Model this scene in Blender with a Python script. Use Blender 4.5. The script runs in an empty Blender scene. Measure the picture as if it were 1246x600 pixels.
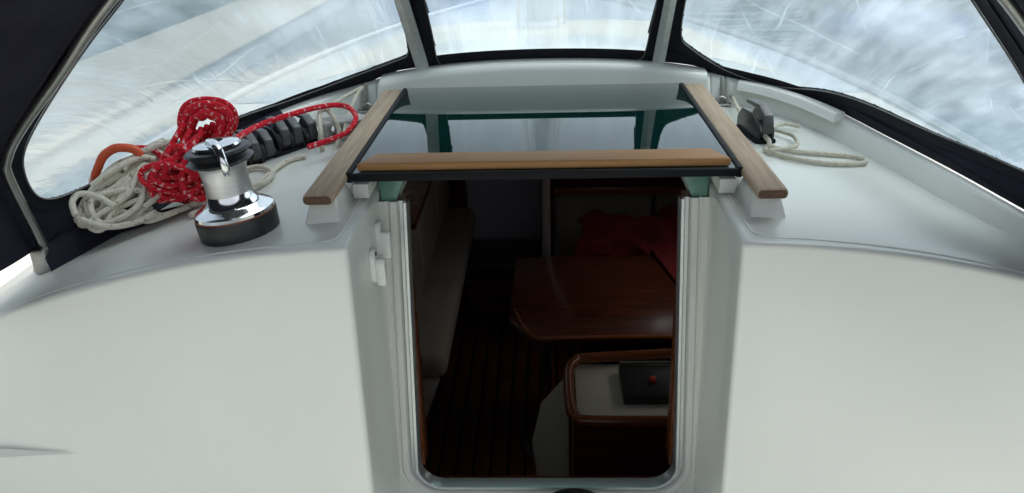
import bpy, bmesh, math, random
from mathutils import Vector, Matrix
random.seed(7)
SC = bpy.context.scene
COL = SC.collection
V = Vector
# ------------------------------------------------------------------ camera
PF = 1000.0; PITCH = math.radians(23.7); YAW = math.radians(2.6); ROLL = math.radians(1.7)
CAMP = V((0.005, -1.394, 0.471))
FW = V((-math.sin(YAW)*math.cos(PITCH), math.cos(YAW)*math.cos(PITCH), -math.sin(PITCH)))
_r = V((math.cos(YAW), math.sin(YAW), 0)); _u = _r.cross(FW)
RT = math.cos(ROLL)*_r - math.sin(ROLL)*_u
UP = math.sin(ROLL)*_r + math.cos(ROLL)*_u
cd = bpy.data.cameras.new('camera'); cam = bpy.data.objects.new('camera', cd); COL.objects.link(cam)
cd.sensor_width = 36; cd.lens = 36*PF/1246; cd.clip_start = 0.02; cd.clip_end = 3000
m3 = Matrix((RT, UP, -FW)).transposed(); cam.matrix_world = Matrix.Translation(CAMP) @ m3.to_4x4()
SC.camera = cam
def ray(x, y): return FW + RT*((x-623)/PF) + UP*((300-y)/PF)
def onz(x, y, z): d = ray(x, y); return CAMP + d*((z-CAMP.z)/d.z)
def ony(x, y, Y): d = ray(x, y); return CAMP + d*((Y-CAMP.y)/d.y)
def onp(x, y, p, n): d = ray(x, y); n = V(n); return CAMP + d*((V(p)-CAMP).dot(n)/d.dot(n))
def px(p):
    v = V(p)-CAMP; z = v.dot(FW); return (623+PF*v.dot(RT)/z, 300-PF*v.dot(UP)/z)
# ------------------------------------------------------------------ world, sun, exposure (overcast)
SUN_EL = math.radians(62); SUN_AZ = math.radians(70)
W = bpy.data.worlds.new('World'); SC.world = W; W.use_nodes = True
nt = W.node_tree; nt.nodes.clear()
sky = nt.nodes.new('ShaderNodeTexSky'); sky.sky_type = 'NISHITA'; sky.sun_disc = False
sky.sun_elevation = SUN_EL; sky.sun_rotation = SUN_AZ; sky.dust_density = 4.0; sky.air_density = 1.0; sky.altitude = 0
hs = nt.nodes.new('ShaderNodeHueSaturation'); hs.inputs['Saturation'].default_value = 0.31
bg = nt.nodes.new('ShaderNodeBackground'); bg.inputs['Strength'].default_value = 0.11
wo = nt.nodes.new('ShaderNodeOutputWorld')
nt.links.new(sky.outputs[0], hs.inputs['Color']); nt.links.new(hs.outputs[0], bg.inputs['Color']); nt.links.new(bg.outputs[0], wo.inputs['Surface'])
sd = bpy.data.lights.new('sun', 'SUN'); sd.energy = 0.9; sd.angle = math.radians(60); sd.color = (1, .97, .92)
so = bpy.data.objects.new('sun', sd); COL.objects.link(so)
sdir = V((math.sin(SUN_AZ)*math.cos(SUN_EL), math.cos(SUN_AZ)*math.cos(SUN_EL), math.sin(SUN_EL)))
so.rotation_euler = (-sdir).to_track_quat('-Z', 'Y').to_euler(); so.location = (0, -6, 12)
SC.view_settings.view_transform = 'Standard'; SC.view_settings.look = 'None'
SC.view_settings.exposure = 1.22; SC.view_settings.gamma = 1.0; SC.view_settings.use_curve_mapping = False
SC.render.engine = 'CYCLES'
SC.cycles.max_bounces = 12; SC.cycles.transparent_max_bounces = 16; SC.cycles.diffuse_bounces = 6
SC.cycles.use_denoising = True; SC.cycles.caustics_reflective = False; SC.cycles.caustics_refractive = False

# ------------------------------------------------------------------ materials
def mat(name, col, rough=.5, metal=0, noise=None, bump=None, spec=.5, **kw):
    """noise=(scale xyz, amount, detail) colour variation; bump=(scale xyz, strength, distance)"""
    m = bpy.data.materials.new(name); m.use_nodes = True
    t = m.node_tree; b = t.nodes['Principled BSDF']
    b.inputs['Base Color'].default_value = (*col, 1); b.inputs['Roughness'].default_value = rough
    b.inputs['Metallic'].default_value = metal; b.inputs['Specular IOR Level'].default_value = spec
    for k, v in kw.items(): b.inputs[k.replace('_', ' ')].default_value = v
    def tex(scale, detail=4):
        tc = t.nodes.new('ShaderNodeTexCoord'); mp = t.nodes.new('ShaderNodeMapping')
        mp.inputs['Scale'].default_value = scale; n = t.nodes.new('ShaderNodeTexNoise')
        n.inputs['Scale'].default_value = 1; n.inputs['Detail'].default_value = detail
        t.links.new(tc.outputs['Object'], mp.inputs['Vector']); t.links.new(mp.outputs[0], n.inputs['Vector'])
        return n
    if noise:
        n = tex(noise[0], noise[2] if len(noise) > 2 else 4)
        r = t.nodes.new('ShaderNodeMapRange'); r.inputs['From Min'].default_value = .3; r.inputs['From Max'].default_value = .7
        r.inputs['To Min'].default_value = 1-noise[1]; r.inputs['To Max'].default_value = 1+noise[1]
        mx = t.nodes.new('ShaderNodeVectorMath'); mx.operation = 'SCALE'; mx.inputs[0].default_value = col
        t.links.new(n.outputs['Fac'], r.inputs['Value']); t.links.new(r.outputs[0], mx.inputs['Scale'])
        t.links.new(mx.outputs[0], b.inputs['Base Color'])
    if bump:
        n = tex(bump[0]); bp = t.nodes.new('ShaderNodeBump'); bp.inputs['Strength'].default_value = bump[1]
        bp.inputs['Distance'].default_value = bump[2]
        t.links.new(n.outputs['Fac'], bp.inputs['Height']); t.links.new(bp.outputs[0], b.inputs['Normal'])
    return m
M = {}
M['gel'] = mat('gelcoat', (.76, .78, .725), .26, noise=((2.5, 2.5, 2.5), .025), bump=((3, 3, 3), .05, .01))
M['gel_old'] = mat('gelcoat_trim', (.66, .67, .63), .35, noise=((30, 30, 4), .06), bump=((60, 60, 5), .08, .002))
M['deckwhite'] = mat('deck_white', (.74, .71, .62), .6, noise=((6, 6, 6), .06))
M['nonskid'] = mat('blue_grey_nonskid', (.30, .36, .40), .7, noise=((8, 8, 8), .15))
M['wedge_shade'] = mat('grey_shade', (.56, .59, .58), .6)  # even grey standing in for shade on the bulkhead
M['warm_deck'] = mat('warm_lit_cream', (.72, .65, .48), .8, noise=((9, 9, 9), .08))  # cream that carries the warm outdoor light on the coachroof
M['canvas'] = mat('navy_canvas', (.013, .013, .024), .85, noise=((14, 14, 14), .25), bump=((9, 9, 9), .35, .01), spec=.25)
M['hem'] = mat('dark_hem', (.012, .012, .018), .8, bump=((60, 60, 60), .3, .003), spec=.25)
M['piping'] = mat('grey_piping', (.14, .14, .13), .6)
M['strap'] = mat('grey_webbing', (.74, .76, .71), .7, noise=((50, 50, 50), .08))
M['steel'] = mat('stainless', (.34, .34, .32), .36, 1, noise=((30, 30, 30), .08))
M['chrome'] = mat('chrome', (.74, .75, .76), .13, 1, noise=((70, 70, 70), .10), bump=((40, 40, 40), .06, .002))
M['satin'] = mat('satin_alloy', (.55, .56, .56), .38, .9, noise=((5, 5, 160), .10))
M['alu'] = mat('anodised_alloy', (.62, .65, .66), .3, .8)
M['black'] = mat('black_plastic', (.018, .018, .02), .38, noise=((40, 40, 40), .2))
M['rubber'] = mat('black_rubber', (.009, .009, .011), .7, spec=.2)
M['greyplastic'] = mat('dark_grey_lever', (.060, .062, .064), .40, noise=((60, 60, 60), .15))
M['lightgrey'] = mat('light_grey_plastic', (.45, .46, .43), .5, noise=((60, 60, 60), .1))
M['whiteplastic'] = mat('white_plastic', (.82, .83, .80), .35)
M['redline'] = mat('brown_band', (.26, .08, .04), .5)
M['teal'] = mat('green_acrylic_edge', (.10, .22, .18), .3)
M['orange'] = mat('orange_cover', (.55, .075, .02), .55, noise=((90, 90, 90), .12))
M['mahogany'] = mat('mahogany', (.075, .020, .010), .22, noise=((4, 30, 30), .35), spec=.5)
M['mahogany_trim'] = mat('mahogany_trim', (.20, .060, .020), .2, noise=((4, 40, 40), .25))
M['sole'] = mat('cabin_sole_wood', (.11, .030, .014), .45, noise=((40, 3, 40), .3))
M['liner'] = mat('cabin_liner', (.55, .51, .45), .7, noise=((5, 5, 5), .06))
M['cushion'] = mat('beige_cushion', (.33, .29, .25), .95, noise=((60, 60, 60), .1))
M['bluedoor'] = mat('pale_door', (.50, .50, .58), .6)
M['redcloth'] = mat('red_cloth', (.17, .006, .010), .9, noise=((12, 12, 12), .25), bump=((14, 14, 14), .5, .02))
M['worktop'] = mat('worktop', (.62, .60, .50), .4)
M['redlamp'] = mat('red_knob', (.45, .03, .02), .4)
M['hullwhite'] = mat('hull_white', (.72, .73, .72), .3)
M['hullblue'] = mat('hull_blue', (.02, .06, .10), .3)
M['mast'] = mat('mast_alloy', (.45, .47, .48), .4, .6)
M['pontoon'] = mat('pontoon_wood', (.50, .45, .36), .8, noise=((3, 30, 30), .2))
M['bluecover'] = mat('blue_cover', (.03, .12, .36), .9)
M['water'] = mat('water', (.07, .12, .15), .06, noise=((.5, .5, .5), .2), bump=((.9, 1.5, 1), .45, .12))
M['land'] = mat('wooded_shore', (.05, .075, .06), .95, noise=((.15, .15, .3), .6), bump=((.4, .4, .4), 1., 2.))

def wood(name, c1, c2, rough, scale):
    m = mat(name, c1, rough); t = m.node_tree; b = t.nodes['Principled BSDF']
    tc = t.nodes.new('ShaderNodeTexCoord'); mp = t.nodes.new('ShaderNodeMapping'); mp.inputs['Scale'].default_value = scale
    n = t.nodes.new('ShaderNodeTexNoise'); n.inputs['Scale'].default_value = 1; n.inputs['Detail'].default_value = 6; n.inputs['Roughness'].default_value = .65
    cr = t.nodes.new('ShaderNodeValToRGB'); cr.color_ramp.elements[0].position = .32; cr.color_ramp.elements[1].position = .68
    cr.color_ramp.elements[0].color = (*c1, 1); cr.color_ramp.elements[1].color = (*c2, 1)
    bp = t.nodes.new('ShaderNodeBump'); bp.inputs['Strength'].default_value = .3; bp.inputs['Distance'].default_value = .002
    t.links.new(tc.outputs['Object'], mp.inputs['Vector']); t.links.new(mp.outputs[0], n.inputs['Vector'])
    t.links.new(n.outputs['Fac'], cr.inputs['Fac']); t.links.new(cr.outputs[0], b.inputs['Base Color'])
    t.links.new(n.outputs['Fac'], bp.inputs['Height']); t.links.new(bp.outputs[0], b.inputs['Normal'])
    return m
M['teak_old'] = wood('weathered_teak', (.31, .225, .15), (.52, .40, .285), .75, (130, 6, 130))
M['teak_end'] = wood('teak_end_grain', (.07, .035, .02), (.16, .085, .05), .7, (160, 160, 160))
M['teak'] = wood('varnished_teak', (.30, .140, .045), (.40, .205, .070), .6, (5, 120, 120))

def rope_mat(name, c1, c2, thr, dens):
    m = mat(name, c1, .85, spec=.2); t = m.node_tree; b = t.nodes['Principled BSDF']
    uv = t.nodes.new('ShaderNodeUVMap'); mp = t.nodes.new('ShaderNodeMapping'); mp.inputs['Scale'].default_value = (dens, 5, 1)
    n = t.nodes.new('ShaderNodeTexNoise'); n.inputs['Scale'].default_value = 1; n.inputs['Detail'].default_value = 1
    cr = t.nodes.new('ShaderNodeValToRGB'); cr.color_ramp.elements[0].position = thr; cr.color_ramp.elements[1].position = thr+.06
    cr.color_ramp.elements[0].color = (*c1, 1); cr.color_ramp.elements[1].color = (*c2, 1)
    t.links.new(uv.outputs[0], mp.inputs['Vector']); t.links.new(mp.outputs[0], n.inputs['Vector'])
    t.links.new(n.outputs['Fac'], cr.inputs['Fac']); t.links.new(cr.outputs[0], b.inputs['Base Color'])
    # braid relief: two crossing helices
    mp2 = t.nodes.new('ShaderNodeMapping'); mp2.inputs['Scale'].default_value = (95, 4, 1)
    ck = t.nodes.new('ShaderNodeTexVoronoi'); ck.inputs['Scale'].default_value = 1.0
    bp = t.nodes.new('ShaderNodeBump'); bp.inputs['Strength'].default_value = .9; bp.inputs['Distance'].default_value = .0025; bp.invert = True
    t.links.new(uv.outputs[0], mp2.inputs['Vector']); t.links.new(mp2.outputs[0], ck.inputs['Vector'])
    t.links.new(ck.outputs['Distance'], bp.inputs['Height']); t.links.new(bp.outputs[0], b.inputs['Normal'])
    return m
M['rope_red'] = rope_mat('red_braid', (.64, .018, .035), (.75, .45, .44), .60, 120)
M['rope_beige'] = rope_mat('beige_braid', (.66, .63, .53), (.34, .31, .24), .62, 90)
M['rope_white'] = rope_mat('white_braid', (.58, .55, .45), (.40, .37, .28), .64, 90)

def vinyl():
    m = bpy.data.materials.new('clear_vinyl'); m.use_nodes = True; t = m.node_tree; t.nodes.clear(); N = t.nodes.new; L = t.links.new
    out = N('ShaderNodeOutputMaterial'); tc = N('ShaderNodeTexCoord')
    def noise(scale, detail=3, dist=0):
        mp = N('ShaderNodeMapping'); mp.inputs['Scale'].default_value = scale
        n = N('ShaderNodeTexNoise'); n.inputs['Scale'].default_value = 1; n.inputs['Detail'].default_value = detail; n.inputs['Distortion'].default_value = dist
        L(tc.outputs['Object'], mp.inputs['Vector']); L(mp.outputs[0], n.inputs['Vector']); return n.outputs['Fac']
    def rng(f, a, b, c, d):
        r = N('ShaderNodeMapRange'); r.inputs['From Min'].default_value = a; r.inputs['From Max'].default_value = b
        r.inputs['To Min'].default_value = c; r.inputs['To Max'].default_value = d; L(f, r.inputs['Value']); return r.outputs[0]
    def math_(op, a, b):
        q = N('ShaderNodeMath'); q.operation = op
        for i, v in enumerate((a, b)):
            if isinstance(v, (int, float)): q.inputs[i].default_value = v
            else: L(v, q.inputs[i])
        return q.outputs[0]
    uvn = N('ShaderNodeUVMap'); sp = N('ShaderNodeSeparateXYZ'); L(uvn.outputs[0], sp.inputs[0]); U_, V_ = sp.outputs[0], sp.outputs[1]
    def uvnoise(su, sv, detail=2):
        mp = N('ShaderNodeMapping'); mp.inputs['Scale'].default_value = (su, sv, 1); L(uvn.outputs[0], mp.inputs['Vector'])
        n = N('ShaderNodeTexNoise'); n.inputs['Scale'].default_value = 1; n.inputs['Detail'].default_value = detail; L(mp.outputs[0], n.inputs['Vector']); return n.outputs['Fac']
    def lines(base, along, k, warp, width, keep):
        # straight-ish creases: one per unit of base*k, kept or dropped at random, broken along their length
        w = math_('ADD', math_('MULTIPLY', base, k), warp)
        fl = math_('FLOOR', w, 0); fr_ = math_('ABSOLUTE', math_('SUBTRACT', math_('FRACT', w, 0), .5), 0)
        wn = N('ShaderNodeTexWhiteNoise'); wn.noise_dimensions = '1D'; L(fl, wn.inputs['W'])
        kp = math_('GREATER_THAN', wn.outputs['Value'], 1-keep)
        seg = N('ShaderNodeTexNoise'); seg.noise_dimensions = '2D'; seg.inputs['Scale'].default_value = 1; seg.inputs['Detail'].default_value = 1
        cb = N('ShaderNodeCombineXYZ'); L(math_('MULTIPLY', fl, 3.7), cb.inputs[0]); L(math_('MULTIPLY', along, 7), cb.inputs[1]); L(cb.outputs[0], seg.inputs['Vector'])
        return math_('MULTIPLY', math_('MULTIPLY', rng(fr_, 0, width, 1, 0), kp), rng(seg.outputs['Fac'], .42, .6, 0, 1))
    cloud = rng(noise((3.2, 3.2, 3.2), 4, .2), .3, .7, .0, 1.)
    streak = rng(uvnoise(85, 3.0, 4), .38, .72, 0., 1.)
    blot = rng(uvnoise(48, 6, 6), .42, .70, 0., 1.)
    c1 = lines(U_, V_, 46, math_('MULTIPLY', uvnoise(5, 3.2, 2), 1.8), .06, .40)
    c2 = lines(V_, U_, 5.5, math_('MULTIPLY', uvnoise(7, 1.2, 2), 1.6), .022, .55)
    c3 = lines(math_('ADD', U_, math_('MULTIPLY', V_, .22)), V_, 60, math_('MULTIPLY', uvnoise(4, 2, 1), 1.2), .08, .25)
    cr = math_('MAXIMUM', math_('MAXIMUM', math_('MULTIPLY', c1, .5), math_('MULTIPLY', c2, .38)), math_('MULTIPLY', c3, .42))
    haze = math_('ADD', math_('ADD', math_('MULTIPLY', cloud, .20), math_('ADD', math_('MULTIPLY', streak, .08), math_('MULTIPLY', blot, .14))), .12)
    haze = math_('ADD', haze, math_('MULTIPLY', cr, .34)); haze = math_('MINIMUM', haze, .95)
    hcol = (.72, .87, .95, 1)
    tl = N('ShaderNodeBsdfTranslucent'); tl.inputs['Color'].default_value = hcol
    df = N('ShaderNodeBsdfDiffuse'); df.inputs['Color'].default_value = hcol
    mh = N('ShaderNodeMixShader'); mh.inputs[0].default_value = .12; L(tl.outputs[0], mh.inputs[1]); L(df.outputs[0], mh.inputs[2])
    tr = N('ShaderNodeBsdfTransparent'); tr.inputs['Color'].default_value = (.82, .93, .98, 1)
    rf = N('ShaderNodeBsdfRefraction'); rf.inputs['Color'].default_value = (.82, .93, .98, 1); rf.inputs['IOR'].default_value = 1.06; rf.inputs['Roughness'].default_value = .3
    bp = N('ShaderNodeBump'); bp.inputs['Strength'].default_value = .25; bp.inputs['Distance'].default_value = .012
    L(math_('ADD', math_('ADD', streak, cloud), cr), bp.inputs['Height']); L(bp.outputs[0], rf.inputs['Normal'])
    mc = N('ShaderNodeMixShader'); mc.inputs[0].default_value = .6; L(tr.outputs[0], mc.inputs[1]); L(rf.outputs[0], mc.inputs[2])
    mm = N('ShaderNodeMixShader'); L(haze, mm.inputs[0]); L(mc.outputs[0], mm.inputs[1]); L(mh.outputs[0], mm.inputs[2])
    gl = N('ShaderNodeBsdfGlossy'); gl.inputs['Roughness'].default_value = .12; gl.inputs['Color'].default_value = (1, 1, 1, 1); L(bp.outputs[0], gl.inputs['Normal'])
    mg = N('ShaderNodeMixShader'); mg.inputs[0].default_value = .05; L(mm.outputs[0], mg.inputs[1]); L(gl.outputs[0], mg.inputs[2])
    L(mg.outputs[0], out.inputs['Surface']); return m
M['vinyl'] = vinyl()
def smoked():
    m = bpy.data.materials.new('smoked_acrylic'); m.use_nodes = True; t = m.node_tree; t.nodes.clear(); N = t.nodes.new; L = t.links.new
    out = N('ShaderNodeOutputMaterial')
    tr = N('ShaderNodeBsdfTransparent'); tr.inputs['Color'].default_value = (.30, .37, .355, 1)
    gl = N('ShaderNodeBsdfGlossy'); gl.inputs['Roughness'].default_value = .015
    dg = N('ShaderNodeBsdfDiffuse'); dg.inputs['Color'].default_value = (.015, .17, .15, 1)
    md = N('ShaderNodeMixShader'); md.inputs[0].default_value = .15; L(tr.outputs[0], md.inputs[1]); L(dg.outputs[0], md.inputs[2])
    fr0 = N('ShaderNodeFresnel'); fr0.inputs['IOR'].default_value = 2.1
    ge = N('ShaderNodeNewGeometry'); inv = N('ShaderNodeMath'); inv.operation = 'SUBTRACT'; inv.inputs[0].default_value = 1; L(ge.outputs['Backfacing'], inv.inputs[1])
    fr = N('ShaderNodeMath'); fr.operation = 'MULTIPLY'; L(fr0.outputs[0], fr.inputs[0]); L(inv.outputs[0], fr.inputs[1])
    mx = N('ShaderNodeMixShader'); L(fr.outputs[0], mx.inputs[0]); L(md.outputs[0], mx.inputs[1]); L(gl.outputs[0], mx.inputs[2])
    L(mx.outputs[0], out.inputs['Surface']); return m
M['smoked'] = smoked()
def added_port_glass():  # fairly clear pane for the added ports that brighten the cabin
    m = bpy.data.materials.new('added_port_acrylic'); m.use_nodes = True; t = m.node_tree; t.nodes.clear(); N = t.nodes.new; L = t.links.new
    out = N('ShaderNodeOutputMaterial'); tr = N('ShaderNodeBsdfTransparent'); tr.inputs['Color'].default_value = (.62, .60, .56, 1)
    gl = N('ShaderNodeBsdfGlossy'); gl.inputs['Roughness'].default_value = .03; mx = N('ShaderNodeMixShader'); mx.inputs[0].default_value = .08
    L(tr.outputs[0], mx.inputs[1]); L(gl.outputs[0], mx.inputs[2]); L(mx.outputs[0], out.inputs['Surface']); return m
M['added_port_glass'] = added_port_glass()

# ------------------------------------------------------------------ helpers
def wloc(o):
    p = V((0, 0, 0))
    while o is not None: p += o.location; o = o.parent
    return p
def add(name, me, m, parent=None, loc=None):
    o = bpy.data.objects.new(name, me); COL.objects.link(o)
    if isinstance(m, str): m = [m]
    if not me.materials:
        for k in m: me.materials.append(M[k])
    if parent is not None: o.parent = parent
    if loc is not None: o.location = loc
    return o
def build(name, vs, fs, m, parent=None, smooth=True, origin=None, uv=None, sharp=None):
    """vertices in world space; origin = the object's own origin in world space"""
    base = wloc(parent) if parent is not None else V((0, 0, 0))
    og = V(origin) if origin is not None else base
    me = bpy.data.meshes.new(name); me.from_pydata([tuple(V(v)-og) for v in vs], [], fs); me.validate(); me.update()
    if smooth: me.polygons.foreach_set('use_smooth', [True]*len(me.polygons))
    if uv:
        l = me.uv_layers.new(name='UVMap')
        for p in me.polygons:
            for li, vi in zip(p.loop_indices, uv[p.index]): l.data[li].uv = vi
    if sharp is not None: me.set_sharp_from_angle(angle=math.radians(sharp))
    return add(name, me, m, parent, og-base)
def from_bm(name, bm, m, parent=None, origin=None, smooth=True, sharp=40):
    base = wloc(parent) if parent is not None else V((0, 0, 0))
    og = V(origin) if origin is not None else base
    bmesh.ops.translate(bm, verts=bm.verts, vec=-og)
    bmesh.ops.recalc_face_normals(bm, faces=bm.faces)
    me = bpy.data.meshes.new(name); bm.to_mesh(me); bm.free()
    if smooth:
        me.polygons.foreach_set('use_smooth', [True]*len(me.polygons)); me.set_sharp_from_angle(angle=math.radians(sharp))
    return add(name, me, m, parent, og-base)
def bm_box(bm, c, s, rot=None, bev=0, seg=2):
    r = bmesh.ops.create_cube(bm, size=1); vs = r['verts']
    bmesh.ops.scale(bm, verts=vs, vec=s)
    if bev:
        es = list({e for v in vs for e in v.link_edges})
        g = bmesh.ops.bevel(bm, geom=es, offset=bev, segments=seg, affect='EDGES', profile=.5)
        vs = list({v for f in g['faces'] for v in f.verts} | {v for v in vs if v.is_valid})
    if rot is not None: bmesh.ops.rotate(bm, verts=vs, cent=(0, 0, 0), matrix=rot)
    bmesh.ops.translate(bm, verts=vs, vec=c)
    return vs
def box(name, c, s, m, parent=None, rot=None, bev=.003, seg=2, origin=None):
    bm = bmesh.new(); bm_box(bm, c, s, rot, bev, seg); return from_bm(name, bm, m, parent, origin)
def prism(name, pts, direction, m, parent=None, bev=.002, origin=None, seg=2):
    """planar polygon pts extruded by a vector"""
    bm = bmesh.new(); vs = [bm.verts.new(V(p)) for p in pts]; f = bm.faces.new(vs)
    r = bmesh.ops.extrude_face_region(bm, geom=[f]); bmesh.ops.translate(bm, verts=[v for v in r['geom'] if isinstance(v, bmesh.types.BMVert)], vec=V(direction))
    bmesh.ops.recalc_face_normals(bm, faces=bm.faces)
    if bev: bmesh.ops.bevel(bm, geom=list(bm.edges), offset=bev, segments=seg, affect='EDGES', profile=.5)
    return from_bm(name, bm, m, parent, origin)
def cr(pts, n=8, closed=False):
    """Catmull-Rom through pts"""
    P = [V(p) for p in pts]; k = len(P); out = []
    rngk = range(k if closed else k-1)
    for i in rngk:
        if closed: a, b, c, d = P[(i-1) % k], P[i], P[(i+1) % k], P[(i+2) % k]
        else: a, b, c, d = P[max(i-1, 0)], P[i], P[i+1], P[min(i+2, k-1)]
        for j in range(n):
            t = j/n
            out.append(.5*((2*b)+(c-a)*t+(2*a-5*b+4*c-d)*t*t+(3*b-a-3*c+d)*t**3))
    if not closed: out.append(P[-1].copy())
    return out
def tube_data(path, r, n=8, closed=False, off=0, cap=True):
    vs, fs, uv = [], [], []
    P = [V(p) for p in path]; k = len(P)
    tang = []
    for i in range(k):
        if closed: d = P[(i+1) % k]-P[(i-1) % k]
        else: d = P[min(i+1, k-1)]-P[max(i-1, 0)]
        tang.append(d.normalized() if d.length > 1e-9 else V((0, 0, 1)))
    a = V((0, 0, 1)) if abs(tang[0].z) < .9 else V((1, 0, 0))
    nn = (a - tang[0]*a.dot(tang[0])).normalized(); s = 0; ss = []
    rr = r if callable(r) else (lambda q: r)
    for i in range(k):
        if i:
            nn = nn - tang[i]*nn.dot(tang[i]); nn.normalize(); s += (P[i]-P[i-1]).length
        ss.append(s); bb = tang[i].cross(nn); q = rr(i/(k-1))
        for j in range(n):
            w = 2*math.pi*j/n; vs.append(P[i]+(nn*math.cos(w)+bb*math.sin(w))*q)
    tot = s + ((P[0]-P[-1]).length if closed else 0)
    for i in range(k if closed else k-1):
        i2 = (i+1) % k; s2 = ss[i2] if i2 else tot
        for j in range(n):
            j2 = (j+1) % n
            fs.append((off+i*n+j, off+i*n+j2, off+i2*n+j2, off+i2*n+j))
            uv.append(((ss[i], j/n), (ss[i], (j+1)/n), (s2, (j+1)/n), (s2, j/n)))
    if not closed and cap:
        for b0 in (0, (k-1)*n):
            f = tuple(off+b0+j for j in range(n)); fs.append(f if b0 else f[::-1]); uv.append(tuple((0, 0) for _ in range(n)))
    return vs, fs, uv
def tube(name, path, r, m, parent=None, n=8, closed=False, origin=None):
    v, f, u = tube_data(path, r, n, closed); return build(name, v, f, m, parent, True, origin, u, 60)
def tubes(name, paths, r, m, parent=None, n=8, origin=None):
    vs, fs, us = [], [], []
    for pth, closed in paths:
        v, f, u = tube_data(pth, r, n, closed, len(vs)); vs += v; fs += f; us += u
    return build(name, vs, fs, m, parent, True, origin, us, 60)
def lathe(name, prof, m, parent=None, c=(0, 0, 0), n=48, rot=None, origin=None, sharp=35, mod=None):
    vs, fs = [], []; c = V(c); R = rot or Matrix.Identity(3); k = len(prof)
    for i, (r, z) in enumerate(prof):
        for j in range(n):
            a = 2*math.pi*j/n; q = r*(mod(a, i) if mod else 1); vs.append(c+R @ V((q*math.cos(a), q*math.sin(a), z)))
    for i in range(k-1):
        for j in range(n): fs.append((i*n+j, i*n+(j+1) % n, (i+1)*n+(j+1) % n, (i+1)*n+j))
    fs.append(tuple(range(n))[::-1]); fs.append(tuple((k-1)*n+j for j in range(n)))
    return build(name, vs, fs, m, parent, True, origin, None, sharp)
def grid_faces(nx, ny, off=0):
    return [(off+j*nx+i, off+j*nx+i+1, off+(j+1)*nx+i+1, off+(j+1)*nx+i) for j in range(ny-1) for i in range(nx-1)]
def tag(o, label=None, cat=None, group=None, kind=None):
    if label: o['label'] = label
    if cat: o['category'] = cat
    if group: o['group'] = group
    if kind: o['kind'] = kind
    return o
def thing(name, loc, label, cat, group=None):
    o = bpy.data.objects.new(name, None); COL.objects.link(o); o.location = loc; o.empty_display_size = .05
    return tag(o, label, cat, group)
def sweep(name, path, frames, prof, m, parent, closed_prof=False):
    """path: points; frames: (a, b) axis pairs; prof: (p, q) offsets"""
    vs = []; k = len(prof)
    for P, (a, b) in zip(path, frames):
        for p, q in prof: vs.append(V(P)+V(a)*p+V(b)*q)
    fs = []
    for i in range(len(path)-1):
        for j in range(k if closed_prof else k-1):
            j2 = (j+1) % k; fs.append((i*k+j, i*k+j2, (i+1)*k+j2, (i+1)*k+j))
    if closed_prof:
        fs.append(tuple(range(k))); fs.append(tuple((len(path)-1)*k+j for j in range(k))[::-1])
    bm = bmesh.new(); bv = [bm.verts.new(v) for v in vs]
    for f in fs: bm.faces.new([bv[i] for i in f])
    return from_bm(name, bm, m, parent, sharp=35)

# ------------------------------------------------------------------ sky-lit setting: water, shore
WATER_Z = -1.55
def beam(y): return 1.62*(1-max(0, (y-1.0)/5.2)**2.2) if y < 6.2 else 0
wy = [-3.2+.4*i for i in range(24)]                 # the sheet is left open where the hull displaces it
wy = [y for y in wy if y < 5.9]+[6.0]
vs = [(-900, -900, WATER_Z), (900, -900, WATER_Z)]; fs = []
for y in wy: vs += [(-900, y, WATER_Z), (-beam(y)*.885, y, WATER_Z), (beam(y)*.885, y, WATER_Z), (900, y, WATER_Z)]
vs += [(-900, 900, WATER_Z), (900, 900, WATER_Z)]; k = len(wy)
for i in range(k-1):
    a = 2+4*i; fs += [(a, a+1, a+5, a+4), (a+2, a+3, a+7, a+6)]
fs += [(0, 1, 5, 4, 3, 2), (2+4*(k-1), 3+4*(k-1), 4+4*(k-1), 5+4*(k-1), 3+4*k, 2+4*k)]
tag(build('water', vs, fs, 'water', None, False), kind='structure')
vs = []; n = 90
for i in range(n+1):
    a = math.radians(-20+220*i/n); r = 150
    h = 22+9*math.sin(i*.37)+6*math.sin(i*.91+1)+3*math.sin(i*2.3)
    vs += [(r*math.cos(a), r*math.sin(a), WATER_Z-.3), (r*1.02*math.cos(a), r*1.02*math.sin(a), WATER_Z+h), (r*1.2*math.cos(a), r*1.2*math.sin(a), WATER_Z-.3)]
fs = []
for i in range(n):
    for j in range(2): fs.append((i*3+j, i*3+j+1, i*3+j+4, i*3+j+3))
tag(build('hills', vs, fs, 'land'), kind='structure')

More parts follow.
